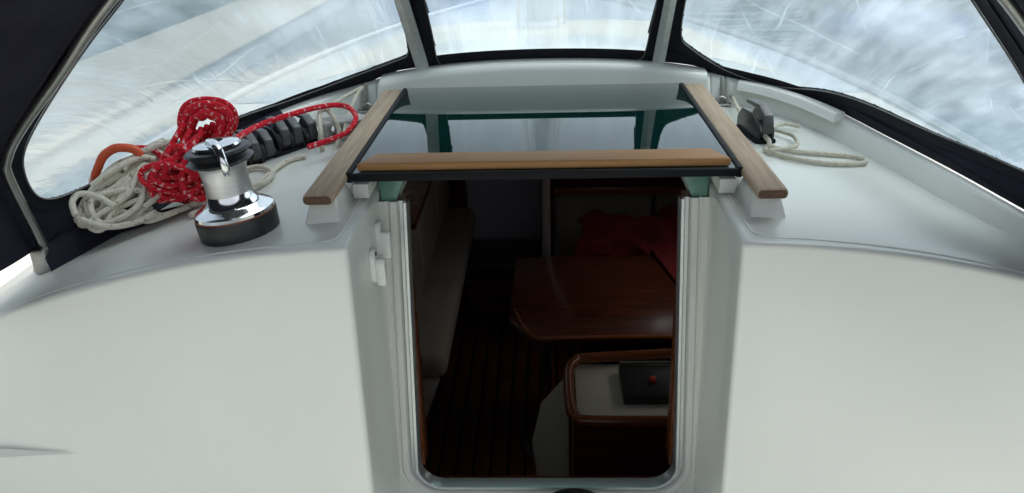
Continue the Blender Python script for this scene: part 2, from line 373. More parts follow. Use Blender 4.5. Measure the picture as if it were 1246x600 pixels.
# ------------------------------------------------------------------ the boat's deck moulding
boat = thing('sailboat', (0, 0, WATER_Z), 'white fibreglass sailing boat with an open companionway in its cabin bulkhead', 'boat')
HX = .295                                   # half width of the niche round the companionway
YF = -.272                                  # aft face of the coachroof
YG = .575                                   # aft face of the hatch garage
def ctop(x, y):                             # height of the coachroof
    a = max(0, abs(x)-.26)
    return -.02 - .30*a*a - .028*max(0, y-.6) - .004*max(0, y-.6)**2
def xout(y): return 1.02 if y < 0 else 1.02-.085*y**1.45
def make_coachroof():
    bm = bmesh.new(); cache = {}
    def vtx(p):
        k = tuple(round(q, 5) for q in p)
        if k not in cache: cache[k] = bm.verts.new(p)
        return cache[k]
    def quad(*p):
        try: bm.faces.new([vtx(q) for q in p])
        except ValueError: pass
    fr = [i/12 for i in range(13)]
    ys = [YF, -.2, -.12, -.04, .02, .12, .24, .36, .48, YG, .7, .9, 1.2, 1.6, 2.1, 2.35]
    for s in (-1, 1):
        X = lambda f, y: s*(HX+(xout(y)-HX)*f)
        T = lambda x, y: (x, y, ctop(x, y))
        for j in range(len(ys)-1):
            y0, y1 = ys[j], ys[j+1]
            for a, b in zip(fr, fr[1:]): quad(T(X(a, y0), y0), T(X(b, y0), y0), T(X(b, y1), y1), T(X(a, y1), y1))
            # outer cabin side
            q0, q1 = T(X(1, y0), y0), T(X(1, y1), y1)
            fz = [0, .30, .72, 1]
            def SD(q, f): return (q[0]+s*.20*f, q[1], q[2]+(-.50-q[2])*f)
            for a, b in zip(fz, fz[1:]):
                if a == .30 and y0 > .85 and y1 < 2.15: continue  # openings for the added light ports
                quad(SD(q0, a), SD(q0, b), SD(q1, b), SD(q1, a))
        # aft face, leaning slightly
        zr = [0, .12, .28, .45, .65, .9]
        def AF(f, k):
            x = X(f, YF); zt = ctop(x, YF); z = zt-(zt+.95)*zr[k]/.9
            return (s*(abs(x)+(abs(x)-HX)*.55*min(1, zr[k]/.6)), YF-.035*(zr[k]), z)
        for k in range(len(zr)-1):
            for a, b in zip(fr, fr[1:]): quad(AF(a, k), AF(b, k), AF(b, k+1), AF(a, k+1))
            # niche wall
            yy = [YF, -.2, -.12, -.04, .02]
            def NW(y, k):
                p = AF(0, k); t = (y-YF)/(.02-YF); return (p[0], p[1]+(.02-p[1])*t, p[2])
            for y0, y1 in zip(yy, yy[1:]): quad(NW(y0, k), NW(y1, k), NW(y1, k+1), NW(y0, k+1))
        # sides of the hatch opening
        yy = [.02, .12, .24, .36, .48, YG]
        for y0, y1 in zip(yy, yy[1:]): quad((s*HX, y0, -.02-.30*(HX-.26)**2), (s*HX, y1, -.02-.30*(HX-.26)**2), (s*HX, y1, -.11), (s*HX, y0, -.11))
        # centre strip forward of the hatch
        for y0, y1 in zip(ys, ys[1:]):
            if y0 >= YG-.001:
                quad((0, y0, ctop(0, y0)), T(s*HX, y0), T(s*HX, y1), (0, y1, ctop(0, y1)))
        # front slope
        y1 = ys[-1]
        for a, b in zip(fr, fr[1:]):
            quad(T(X(a, y1), y1), T(X(b, y1), y1), (X(b, y1), y1+.75, -.47), (X(a, y1), y1+.75, -.47))
        quad((0, y1, ctop(0, y1)), T(s*HX, y1), (s*HX, y1+.75, -.47), (0, y1+.75, -.47))
    bmesh.ops.recalc_face_normals(bm, faces=bm.faces)
    es = [e for e in bm.edges if len(e.link_faces) == 2 and e.calc_face_angle(0) > math.radians(38)]
    bmesh.ops.bevel(bm, geom=es, offset=.010, segments=4, affect='EDGES', profile=.5, clamp_overlap=True)
    return from_bm('coachroof', bm, 'gel', boat, sharp=50)
make_coachroof()

for sg in (-1, 1):                            # raised bead round the top panel
    pts = [(sg*(HX+.022), .0), (sg*(HX+.022), -.12), (sg*(HX+.022), YF+.06), (sg*(HX+.028), YF+.034), (sg*(HX+.05), YF+.024)]+[(sg*(HX+.05+.57*i/8), YF+.022) for i in range(1, 9)]
    tube('edge_bead', cr([(x, y, ctop(x, y)-.001) for x, y in pts], 6), .0028, 'gel', boat, 8)
vs = []; ny = 12
for j in range(ny):                                 # added sheet ahead of the garage, warm outdoor light put into its cream
    y = 1.36+.94*j/(ny-1)
    for i in range(9):
        x = (-1+i/4)*(xout(y)-.12); vs.append((x, y, ctop(x, y)+.004))
build('warm_lit_panel', vs, grid_faces(9, ny), 'warm_deck', boat)
# side decks, hull, foredeck as one sheet with a toe rail
def beam(y): return 1.62*(1-max(0, (y-1.0)/5.2)**2.2) if y < 6.2 else 0
for s in (-1, 1):                            # unseen side ports, added to bring light into the cabin
    vs = []
    for y in (.9, 1.2, 1.6, 2.1):
        x = xout(y); zt = ctop(x, y)
        for f in (.30, .72): vs.append((s*(x+.20*f-.004), y, zt+(-.50-zt)*f))
    build('added_light_port', vs, grid_faces(2, 4), 'added_port_glass', boat)
ys = [-3.4+.2*i for i in range(48)]
ys = [y for y in ys if y < 6.15]+[6.15]
def decz(y): return -.47+.02*max(0, y-1)
for s in (-1, 1):
    vs = []; yy = [y for y in ys if y < 2.5]
    for y in yy:
        a, b = (xout(y)+.17 if y > -.3 else 1.1), beam(y)
        for i in range(4): vs.append((s*(a+(b-a)*i/3), y, decz(y)))
    build('side_deck', vs, grid_faces(4, len(yy)), 'deckwhite', boat)
vs = []; yy = [y for y in ys if y > 2.3]
for y in yy:
    b = max(beam(y), .02)
    for i in range(9):
        f = -1+i/4; vs.append((b*f, y, decz(y)+.03*(1-f*f)))
build('foredeck', vs, grid_faces(9, len(yy)), 'nonskid', boat)
for s in (-1, 1):
    vs = []
    for y in ys:
        b = max(beam(y), .02); zt = -.47+.02*max(0, y-1)
        for f, z in ((1.0, zt+.0), (1.0, zt-.15), (.97, -1.1), (.86, -1.75)): vs.append((s*b*f, y, z))
    build('hull_side', vs, grid_faces(4, len(ys)), 'hullwhite', boat)
    pth = [(s*max(beam(y), .02)*.985, y, -.455+.02*max(0, y-1)) for y in ys]
    tube('toe_rail', pth, .018, 'alu', boat, 6)

# hatch garage: low cambered box with a rounded aft face
vs = []; GW = .395
def gtop(f): return .082-.032*abs(f)**2.4
nx = 25
prof = [(0, -.045), (0, -.4), (.006, -.012), (.022, 0), (.06, .004), (.3, .0), (.6, -.03), (.75, -.075)]
rows = []
for i in range(nx):
    f = -1+2*i/(nx-1); x = GW*f; zt = gtop(f)
    rows.append([(x, YG, -.03), (x, YG+.001, zt-.02), (x, YG+.007, zt-.007), (x, YG+.02, zt), (x, YG+.10, zt+.003), (x, YG+.35, zt-.012), (x*.97, YG+.62, zt-.035), (x*.95, YG+.72, -.06)])
k = len(rows[0])
vs = [p for r in rows for p in r]
fs = grid_faces(k, nx)
for side, i in ((-1, 0), (1, nx-1)):
    b = len(vs); vs += [(side*(GW+.004), p[1], -.06) for p in rows[i]]
    for j in range(k-1):
        fs.append((i*k+j, i*k+j+1, b+j+1, b+j) if side > 0 else (i*k+j+1, i*k+j, b+j, b+j+1))
build('hatch_garage', vs, fs, 'gel', boat, True, sharp=60)

# companionway frame -------------------------------------------------
ZT, ZB, HWT, HWB, RC = -.045, -.645, .249, .262, .055
def fy(z): return .085*z-.002
path = []
npt = 10
path2d = [(HWT+(HWB-HWT)*(ZT-z)/(ZT-ZB), z) for z in [ZT+(ZB+RC-ZT)*i/npt for i in range(npt+1)]]
for i in range(1, 9):
    a = math.pi/2*i/8; path2d.append((HWB-RC+RC*math.cos(a), ZB+RC-RC*math.sin(a)))
left = [(-x, z) for x, z in path2d[::-1]]
U2 = path2d+[(0, ZB)]+left
tn = V((0, .085, 1)).normalized()              # up the tilted plane
nn_ = V((0, -1, .085)).normalized()            # out of the plane, towards the cockpit
def uframes(pts):
    fr = []
    for i in range(len(pts)):
        a = pts[max(i-1, 0)]; b = pts[min(i+1, len(pts)-1)]
        d = V((b[0]-a[0], b[1]-a[1])).normalized(); o = (-d[1], d[0])
        # outward from the opening
        if o[0]*pts[i][0]+o[1]*(pts[i][1]+.2) < 0: o = (-o[0], -o[1])
        fr.append((V((o[0], 0, 0))+tn*o[1], nn_))
    return fr
P3 = [(x, fy(z), z) for x, z in U2]; FR = uframes(U2)
cf = sweep('companionway_frame', P3, FR, [(.0, -.014), (.0, .004), (.011, .004), (.013, .010), (.016, .013), (.026, .013), (.029, .008), (.031, .008), (.034, .011), (.060, .011), (.066, .004), (.14, .004)], 'gel_old', boat)
sweep('metal_lip', P3, FR, [(-.006, -.012), (-.006, .014), (-.004, .018), (.001, .018), (.003, .014), (.003, .0045), (.0105, .0045)], 'alu', cf)
# sill ledge below the frame, with a cove against the niche
led = []
nx = 9
for i in range(nx):
    f = -1+2*i/(nx-1); x = .31*f
    for y, z in ((-.052, -.668), (-.066, -.672), (-.09, -.676), (-.13, -.680), (-.30, -.686), (-.33, -.70), (-.345, -.74), (-.35, -.98)): led.append((x, y, z+.03*max(0, abs(f)-.75)*(1 if y < -.05 else 0)))
build('sill_ledge', led, grid_faces(8, nx), 'gel', boat)
# quarter-round coves in the two bottom corners of the niche
for s in (-1, 1):
    vs = []
    for y in (-.30, -.05):
        for i in range(7):
            a = math.pi/2*i/6; r = .05
            vs.append((s*(HX+.004-r+r*math.cos(a)), y, -.69+r-r*math.sin(a)))
    build('niche_cove', vs, grid_faces(7, 2), 'gel', boat)
# raised coaming the sprayhood stands on, cockpit, painted shade wedge
APT = [(0, .632, .0845), (.2, .632, .0785), (.36, .634, .062), (.425, .636, .038), (.50, .63, .020), (.57, .585, .008), (.655, .48, -.009), (.725, .29, -.030), (.785, .10, -.048), (.85, -.02, -.077), (.90, -.085, -.098)]
def mir(pts): return [(-x, y, z) for x, y, z in pts[:0:-1]]+list(pts)
ACUR = cr(mir(APT), 12)
for s in (-1, 1):
    base = cr([(s*x, y, z) for x, y, z in [(.385, .636, .050)]+APT[3:]], 8)
    vs = []
    for i, p in enumerate(base):
        a = base[max(i-1, 0)]; b = base[min(i+1, len(base)-1)]; d = (b-a); d.z = 0; d.normalize()
        o = V((d.y, -d.x, 0))
        if o.x*s < 0: o = -o
        for off, dz in ((-.035, None), (-.022, -.012), (-.012, -.003), (.02, -.002), (.035, -.012), (.06, None)):
            q = p+o*off; z = p.z+dz if dz is not None else ctop(q.x, q.y)-.004
            vs.append((q.x, q.y, z))
    build('hood_coaming', vs, grid_faces(6, len(base)), 'gel', boat)
    if s < 0: FLAP = [[V(vs[6*i+j])+V((.003, -.003, .004)) for j in range(4)] for i in range(len(base)) if vs[6*i][1] < .50]
tk = cr([(.475, .600, .022), (.54, .568, .013), (.605, .495, .002), (.655, .405, -.010)], 8); vs = []
for i, p in enumerate(tk):
    a = tk[max(i-1, 0)]; b = tk[min(i+1, len(tk)-1)]; d = (b-a).normalized(); o = V((d.y, -d.x, 0)).normalized()
    for f, dz in ((-.017, -.016), (-.016, .0), (-.014, .003), (.014, .003), (.016, .0), (.017, -.016)): vs.append(p+o*f+V((0, 0, dz)))
build('lit_coaming_strip', vs, grid_faces(6, len(tk))+[tuple(range(6)), tuple(len(vs)-6+i for i in range(6))], 'whiteplastic', boat, sharp=40)  # extra white strip, brightness of the lit coaming top put into its colour
build('shade_wedge', [(-1.02, YF-.0215, -.372), (-1.02, YF-.022, -.396), (-.79, YF-.0165, -.388), (-.90, YF-.0185, -.377)], [(0, 1, 2, 3)], 'wedge_shade', boat)  # flat grey wedge, shade on the bulkhead painted as colour
for s in (-1, 1):
    box('cockpit_seat', (s*.80, -1.75, -.80), (.62, 2.86, .12), 'gel', boat, bev=.02)
    box('cockpit_coaming', (s*1.20, -1.75, -.60), (.20, 2.86, .44), 'gel', boat, bev=.04, seg=3)
    box('seat_front', (s*.50, -1.75, -1.08), (.03, 2.86, .44), 'gel', boat, bev=.005)
box('cockpit_sole', (0, -1.75, -1.32), (1.1, 2.86, .04), 'gel', boat)
box('transom', (0, -3.25, -.9), (2.6, .06, .9), 'gel', boat)

# ------------------------------------------------------------------ cabin interior (setting)
def struct(name, vs, fs, m): return tag(build(name, vs, fs, m, None, False), kind='structure')
ZS = -1.85
def slab(name, c, s, m): return tag(box(name, c, s, m, bev=0), kind='structure')
fl = slab('cabin_floor', (0, 2.1, ZS-.05), (2.4, 4.6, .06), 'rubber')
pw = .075; me0 = None
for i in range(18):
    x = -.66+i*pw
    if me0 is None:
        o = box('floor_plank', (0, 0, 0), (pw-.012, 3.6, .02), 'sole', bev=.002); me0 = o.data; o.parent = fl
    else:
        o = bpy.data.objects.new('floor_plank', me0); COL.objects.link(o); o.parent = fl
    o.location = (x, 1.95, ZS)
slab('cabin_wall_left', (-1.25, 2.1, -1.2), (.04, 4.6, 1.38), 'liner')
slab('cabin_wall_right', (1.25, 2.1, -1.2), (.04, 4.6, 1.38), 'liner')
slab('cabin_wall_front', (.62, 3.22, -1.2), (1.2, .04, 1.38), 'liner')
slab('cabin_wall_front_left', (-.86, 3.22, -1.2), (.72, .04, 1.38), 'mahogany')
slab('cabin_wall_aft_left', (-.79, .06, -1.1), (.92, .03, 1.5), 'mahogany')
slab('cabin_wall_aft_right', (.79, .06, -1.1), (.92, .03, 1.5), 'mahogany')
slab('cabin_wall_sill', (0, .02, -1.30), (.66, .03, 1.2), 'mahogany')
for s in (-1, 1):                                # jambs inside the companionway
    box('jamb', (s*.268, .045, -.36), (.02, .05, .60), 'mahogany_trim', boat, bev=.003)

# ------------------------------------------------------------------ sliding hatch
hatch = thing('sliding_hatch', (0, .25, .012), 'smoked green acrylic sliding hatch with a varnished teak grab bar', 'hatch')
box('pane', (0, .262, .022), (.650, .655, .012), 'smoked', hatch, bev=.0015)
prism('grab_bar', [(-.318, -.062, .0285), (.318, -.062, .0285), (.292, -.002, .0285), (-.292, -.002, .0285)], (0, 0, .015), 'teak', hatch, bev=.004, seg=3)
box('edge_trim', (0, -.069, .021), (.655, .008, .014), 'rubber', hatch, bev=.002)
for s in (-1, 1):
    box('side_trim', (s*.331, .25, .0205), (.010, .64, .019), 'rubber', hatch, bev=.002)
    box('runner', (s*.313, .25, -.004), (.028, .64, .026), 'gel_old', hatch, bev=.002)
    prism('acrylic_gusset', [(s*.240, -.012, .011), (s*.292, -.012, .011), (s*.292, -.012, -.047), (s*.266, -.012, -.047)], (0, .02, 0), 'teal', hatch, bev=.0015)

# ------------------------------------------------------------------ teak handrails
def handrail(s, label):
    x = s*.358; y0, y1 = -.182, .560; z0 = .012; t = thing('handrail', (x, .2, -.03), label, 'handrail', 'teak handrails either side of the hatch')
    hw, th = .0245, .018
    bm = bmesh.new(); bm_box(bm, (x, (y0+y1)/2, z0+th/2), (2*hw, y1-y0, th), None, .0075, 4)
    for f in bm.faces:
        if f.normal.y < -.8: f.material_index = 1
    o = from_bm('rail', bm, ['teak_old', 'teak_end'], t, sharp=50)
    for yy in (y0+.075, .20, y1-.09):
        zb = ctop(x, yy)
        def sec(hx, ya, yb, z): return [(x-hx, ya, z), (x+hx, ya, z), (x+hx, yb, z), (x-hx, yb, z)]
        bm = bmesh.new(); a = [bm.verts.new(p) for p in sec(.030, yy-.062, yy+.062, zb-.004)]; b = [bm.verts.new(p) for p in sec(.021, yy-.040, yy+.040, z0+.001)]
        bm.faces.new(a[::-1]); bm.faces.new(b)
        for i in range(4): bm.faces.new((a[i], a[(i+1) % 4], b[(i+1) % 4], b[i]))
        bmesh.ops.recalc_face_normals(bm, faces=bm.faces)
        bmesh.ops.bevel(bm, geom=list(bm.edges), offset=.005, segments=3, affect='EDGES', profile=.5)
        from_bm('foot', bm, 'gel', t)
handrail(-1, 'weathered grey teak handrail between the winch and the sliding hatch')
handrail(1, 'weathered grey teak handrail between the sliding hatch and the lone black rope clutch')

# ------------------------------------------------------------------ sprayhood
BPT = [(0, -.365, .60), (.25, -.345, .565), (.45, -.305, .455), (.60, -.263, .345), (.715, -.221, .241), (.82, -.182, .150), (.868, -.163, .098), (.888, -.146, .055), (.902, -.085, -.098)]
CPT = [(0, -.95, .74), (.3, -.94, .70), (.55, -.91, .60), (.74, -.86, .46), (.87, -.78, .28), (.93, -.66, .10), (.95, -.52, -.06)]
def resample(pts, n):
    c = cr(mir(pts), 14); L = [0]
    for a, b in zip(c, c[1:]): L.append(L[-1]+(b-a).length)
    out = []; j = 0
    for i in range(n):
        q = L[-1]*i/(n-1)
        while j < len(L)-2 and L[j+1] < q: j += 1
        t = (q-L[j])/max(1e-9, L[j+1]-L[j]); out.append(c[j].lerp(c[j+1], min(1, max(0, t))))
    return out
NT, NS = 361, 121
A = resample(APT, NT); B = resample(BPT, NT); CC = resample(CPT, NT)
def wr(p, k=1.0):
    return k*.004*(math.sin(9*p[0]+4*p[2]+1)*math.sin(7*p[1]+2.3)+.6*math.sin(17*p[0]-11*p[2]+.5*math.sin(9*p[1])))
def S(i, s):
    a, b = A[i], B[i]; t = abs(-1+2*i/(NT-1)); w = 1-t**3
    sg = -1 if i < NT//2 else 1
    mid = (a+b)/2+V((sg*.10*min(1, t*1.6)*w, (.165-.10*t)*w, .106*w))
    p = a*(1-s)**2+mid*2*s*(1-s)+b*s*s
    e = min(1, 6*s*(1-s)); d = wr(p)*e
    return p+V((sg*t*d, d*(1-t), d*.4))
def inside(poly, x, y):
    c = False; n = len(poly); j = n-1
    for i in range(n):
        xi, yi = poly[i]; xj, yj = poly[j]
        if (yi > y) != (yj > y) and x < (xj-xi)*(y-yi)/(yj-yi)+xi: c = not c
        j = i
    return c
WIN = {
 'left': [(24, 196), (36, 158), (72, 98), (106, 48), (142, 2), (178, -45), (240, -100), (330, -128), (410, -128), (452, -100), (472, -50), (486, 0), (495, 48), (496, 64), (486, 70), (440, 87), (400, 102), (349, 121), (300, 138), (230, 166), (150, 203), (95, 230), (58, 242), (36, 232)],
 'centre': [(517, 0), (526, 40), (532, 70), (545, 79), (600, 78), (660, 76), (730, 73), (774, 71), (785, 62), (792, 30), (799, 0), (806, -50), (806, -95), (780, -112), (660, -116), (530, -108), (507, -92), (508, -50)],
 'right': [(834, 0), (829, 42), (840, 56), (870, 76), (905, 92), (950, 104), (1005, 109), (1060, 126), (1130, 158), (1200, 187), (1246, 207), (1272, 214), (1288, 205), (1282, 165), (1245, 88), (1196, 12), (1160, -40), (1095, -100), (1000, -128), (915, -128), (872, -98), (848, -50)],
}
def px_smooth(poly, n=6):
    P = [(p[0], p[1], 0) for p in poly]; return [(q.x, q.y) for q in cr(P, n, True)]
for k in WIN: WIN[k] = px_smooth(WIN[k])
def centroid(poly): return (sum(p[0] for p in poly)/len(poly), sum(p[1] for p in poly)/len(poly))
GR = [[S(i, j/(NS-1)) for j in range(NS)] for i in range(NT)]
GPX = [[px(p) for p in r] for r in GR]
hood = thing('sprayhood', (0, 0, -.05), 'dark navy canvas sprayhood with three clear vinyl windows over the coachroof', 'sprayhood')
cen = V((0, -.2, 0))
def nrm(i, j):
    a = GR[min(i+1, NT-1)][j]-GR[max(i-1, 0)][j]; b = GR[i][min(j+1, NS-1)]-GR[i][max(j-1, 0)]
    n = a.cross(b)
    if n.length < 1e-9: return V((0, 0, 1))
    n.normalize(); return n if n.dot(GR[i][j]-cen) > 0 else -n
cell_in = {}
for k, poly in WIN.items():
    x0, x1 = min(p[0] for p in poly), max(p[0] for p in poly); y0, y1 = min(p[1] for p in poly), max(p[1] for p in poly)
    for i in range(NT-1):
        for j in range(NS-1):
            x = (GPX[i][j][0]+GPX[i+1][j+1][0])/2; y = (GPX[i][j][1]+GPX[i+1][j+1][1])/2
            if x0 < x < x1 and y0 < y < y1 and inside(poly, x, y): cell_in[(i, j)] = k
def grow(keys, n=2):
    s = set(keys)
    for _ in range(n):
        s |= {(i+a, j+b) for i, j in s for a, b in ((1, 0), (-1, 0), (0, 1), (0, -1)) if 0 <= i+a < NT-1 and 0 <= j+b < NS-1}
    return s
def patch(name, cells, m, off, parent):
    idx = {}; vs = []; fs = []; uv = []
    def vi(i, j):
        if (i, j) not in idx: idx[(i, j)] = len(vs); vs.append(GR[i][j]+nrm(i, j)*off if off else GR[i][j])
        return idx[(i, j)]
    for i, j in sorted(cells):
        fs.append((vi(i, j), vi(i+1, j), vi(i+1, j+1), vi(i, j+1)))
        uv.append(tuple((a/NT, b/NS) for a, b in ((i, j), (i+1, j), (i+1, j+1), (i, j+1))))
    return build(name, vs, fs, m, parent, uv=uv)
allc = {(i, j) for i in range(NT-1) for j in range(NS-1)}
patch('front_canvas', allc-set(cell_in), 'canvas', 0, hood)
def locate(x, y, guess=None):
    best = None
    for i in range(0, NT, 4):
        for j in range(0, NS, 4):
            q = GPX[i][j]; d = (q[0]-x)**2+(q[1]-y)**2
            if best is None or d < best[0]: best = (d, i, j)
    _, i, j = best
    for _ in range(40):
        c = min(((GPX[a][b][0]-x)**2+(GPX[a][b][1]-y)**2, a, b) for a in range(max(0, i-1), min(NT, i+2)) for b in range(max(0, j-1), min(NS, j+2)))
        if (c[1], c[2]) == (i, j): break
        i, j = c[1], c[2]
    # intersect the pixel ray with the tangent plane there
    n = nrm(i, j); d = ray(x, y); den = d.dot(n)
    if abs(den) < .05: return GR[i][j].copy(), n
    p = CAMP+d*((GR[i][j]-CAMP).dot(n)/den)
    if (p-GR[i][j]).length > .03: p = GR[i][j].copy()
    return p, n
for k, poly in WIN.items():
    w = patch('window', grow([c for c in cell_in if cell_in[c] == k], 2), 'vinyl', .0015, hood)
    w['label'] = {'left': 'hazy creased clear vinyl window beside the rope coils', 'centre': 'hazy clear vinyl window above the hatch garage', 'right': 'hazy creased clear vinyl window over the loose beige line'}[k]
    cx, cy = centroid(poly); n = len(poly); inn, out, nr = [], [], []
    for i in range(n):
        a, b = poly[i-1], poly[(i+1) % n]; dx, dy = b[0]-a[0], b[1]-a[1]; l = math.hypot(dx, dy)+1e-9; ox, oy = dy/l, -dx/l
        if ox*(poly[i][0]-cx)+oy*(poly[i][1]-cy) < 0: ox, oy = -ox, -oy
        p, nn1 = locate(*poly[i]); q, nn2 = locate(poly[i][0]+ox*13, poly[i][1]+oy*13)
        inn.append(p-nn1*.004); out.append(q-nn2*.003); nr.append(nn1)
    for _ in range(3): inn = [(inn[i-1]+inn[i]*2+inn[(i+1) % n])/4 for i in range(n)]
    vs = inn+out+[p+m_*.006 for p, m_ in zip(inn, nr)]
    fs = [(i, (i+1) % n, n+(i+1) % n, n+i) for i in range(n)]+[(i, (i+1) % n, 2*n+(i+1) % n, 2*n+i) for i in range(n)]
    build('hem', vs, fs, 'hem', w)
    tube('piping', [p-q*.002 for p, q in zip(inn, nr)], .0016, 'piping', w, 6, True)
# roof canvas from the visible bow to the aft bow
vs = []; NR = 14; st = 3
ids = list(range(0, NT, st))
for i in ids:
    for j in range(NR):
        s = j/(NR-1); p = B[i].lerp(CC[i], s); e = 4*s*(1-s); p = p+(p-V((0, p.y, -.3))).normalized()*(-.012*e)+V((0, 0, wr(p)*e))
        vs.append(p)
build('roof_canvas', vs, grid_faces(NR, len(ids)), 'canvas', hood)
bow = [B[i]+(V((0, B[i].y, .05))-B[i]).normalized()*.016 for i in range(0, NT, 3)]
tube('bow_tube', bow, .0078, 'steel', hood, 10)
bow2 = [CC[i]+(V((0, CC[i].y, .05))-CC[i]).normalized()*.016 for i in range(0, NT, 3)]
tube('bow_tube', bow2, .011, 'steel', hood, 10)
for s in (-1, 1):
    q = V((s*.892, -.083, -.118))
    box('bow_foot', q, (.03, .04, .05), 'steel', hood, bev=.005)
# grey webbing straps down both sides of the middle window
for x0, x1, xt0, xt1 in ((510, 526, 480, 498), (790, 805, 808, 823)):
    L = [];
    for i in range(25):
        f = i/24; y = 92-f*190 if x0 < 600 else 84-f*182
        a = x0+(xt0-x0)*((92-y)/92); b = x1+(xt1-x1)*((92-y)/92)
        pa, na = locate(a, y); pb, nb = locate(b, y); pm, nm = locate((a+b)/2, y)
        L.append((pa-na*.009, pm-nm*.016, pb-nb*.009, pb-nb*.003, pa-na*.003))
    vs = [p for r in L for p in r]
    fs = [(i*5+j, i*5+(j+1) % 5, (i+1)*5+(j+1) % 5, (i+1)*5+j) for i in range(24) for j in range(5)]
    build('strap', vs, fs, 'strap', hood, sharp=30)
# hem band along the foot of the hood
vs = []
for i in range(0, NT, 2):
    n_ = nrm(i, 6)
    for j in (0, 5): vs.append(GR[i][j]-nrm(i, j)*.004)
    
build('foot_hem', vs, grid_faces(2, len(range(0, NT, 2))), 'hem', hood)
build('foot_flap', [p for r in FLAP for p in r], grid_faces(4, len(FLAP)), 'canvas', hood)
# ------------------------------------------------------------------ winch
def make_winch():
    c = V((-.498, -.158, ctop(-.498, -.158)-.003)); t = thing('winch', c, 'chrome and satin self-tailing winch on a round black base', 'winch')
    R = Matrix.Rotation(-math.radians(6), 3, 'Y')
    k = dict(c=c, rot=R, origin=c)
    lathe('base', [(.062, 0), (.0645, .002), (.0655, .033), (.064, .036)], 'black', t, **k)
    lathe('band', [(.0640, .0355), (.0648, .0362), (.0648, .0372), (.0640, .038)], 'redline', t, **k)
    lathe('skirt', [(.0638, .0375), (.0630, .043), (.058, .0465), (.049, .051), (.042, .057), (.0385, .065), (.0368, .072)], 'chrome', t, n=64, **k)
    lathe('drum', [(.037, .071), (.0362, .078), (.0360, .095), (.0368, .110), (.0390, .118), (.0405, .120)], 'satin', t, **k)
    jaw = lathe('jaw', [(.040, .1195), (.049, .123), (.0525, .127), (.046, .131), (.044, .134), (.046, .137), (.0525, .141), (.049, .145), (.036, .147)], 'black', t, n=60,
                mod=lambda a, i: 1+(.02*math.cos(20*a) if i in (2, 6) else 0), **k)
    lathe('cap', [(.036, .1465), (.038, .149), (.036, .1525), (.026, .156), (.0125, .157), (.0115, .152), (.011, .150)], 'chrome', t, **k)
    # stripper arm: bent chrome plate from cap down over the jaw
    pts = [(.000, -.020, .158), (.012, -.034, .159), (.022, -.047, .153), (.028, -.056, .140), (.030, -.057, .125), (.026, -.052, .116)]
    tube('stripper_arm', [c+R @ V(p) for p in cr(pts, 6)], lambda q: .0085-.003*q, 'chrome', t, 10)
    lathe('socket', [(.0118, .1575), (.0118, .1580)], 'rubber', t, c=c, rot=R, n=8)
make_winch()

# ------------------------------------------------------------------ rope clutches
def clutch(bank, c, R, lever='greyplastic', s=1.0, h=1.0):
    """one clutch (body cheeks, lever) along +y of R, centre of base c"""
    def P(pts): return [c+R @ (V(p)*s) for p in pts]
    for sx in (-1, 1):
        prof = [(-.055, 0), (.055, 0), (.055, .020), (.035, .034*h), (-.020, .036*h), (-.045, .030), (-.055, .016)]
        prism('cheek', P([(sx*.0135-.0025, y, z) for y, z in prof]), R @ V((.005*s, 0, 0)), 'black', bank, bev=.0015)
    prism('core', P([(-.0115, y, z) for y, z in [(-.050, .001), (.050, .001), (.050, .012), (.0, .022), (-.050, .012)]]), R @ V((.023*s, 0, 0)), 'black', bank, bev=.001)
    lv = [(-.066, .030), (-.060, .041*h), (-.030, .053*h), (.030, .050*h), (.034, .043*h), (-.030, .044*h), (-.052, .033*h), (-.056, .012), (-.064, .012)]
    prism('lever', P([(-.0095, y, z) for y, z in lv]), R @ V((.019*s, 0, 0)), lever, bank, bev=.003)
LZ = .012
px_l = [(290, 165), (305, 162), (322, 158), (343, 154), (358, 151), (376, 147)]
tops = [onz(x, y, LZ) for x, y in px_l]
d = (tops[-1]-tops[0]); d.z = 0; d.normalize(); ang = math.atan2(d.y, d.x)*.9
RB = Matrix.Rotation(ang, 3, 'Z')
for bi, (ids, lab) in enumerate((((0, 1, 2), 'black triple rope clutch with grey levers closer to the red rope hank'), ((3, 4, 5), 'black triple rope clutch with grey levers closer to the teak handrail'))):
    cs = []
    for i in ids:
        p = tops[i]+RB @ V((0, .045, 0)); cs.append(V((p.x, p.y, ctop(p.x, p.y)+.010)))
    cm = sum(cs, V())/3; cm.z -= .012
    t = thing('rope_clutch', cm, lab, 'rope clutch', 'triple rope clutches left of the hatch')
    box('base', cm+V((0, 0, .004)), (.118, .125, .016), 'rubber', t, rot=RB, bev=.003)
    zc = cm.z+.0115
    for p in cs: clutch(t, V((p.x, p.y, zc)), RB, h=1.15)
# grey deck organiser next to the handrail
p = onz(416, 168, -.03); p.z = ctop(p.x, p.y)
t = thing('deck_organiser', p, 'light grey deck organiser block beside the far end of the winch side handrail', 'deck fitting')
RO = Matrix.Rotation(ang*.6, 3, 'Z')
box('base', p+V((0, 0, .005)), (.105, .06, .012), 'lightgrey', t, rot=RO, bev=.004)
for k_ in (-1, 0, 1):
    lathe('sheave', [(.016, .0), (.017, .002), (.013, .012), (.017, .022), (.016, .024)], 'lightgrey', t, c=p+RO @ V((k_*.034, 0, .0112)), n=24)
box('top_plate', p+V((0, 0, .040)), (.105, .056, .009), 'lightgrey', t, rot=RO, bev=.003)
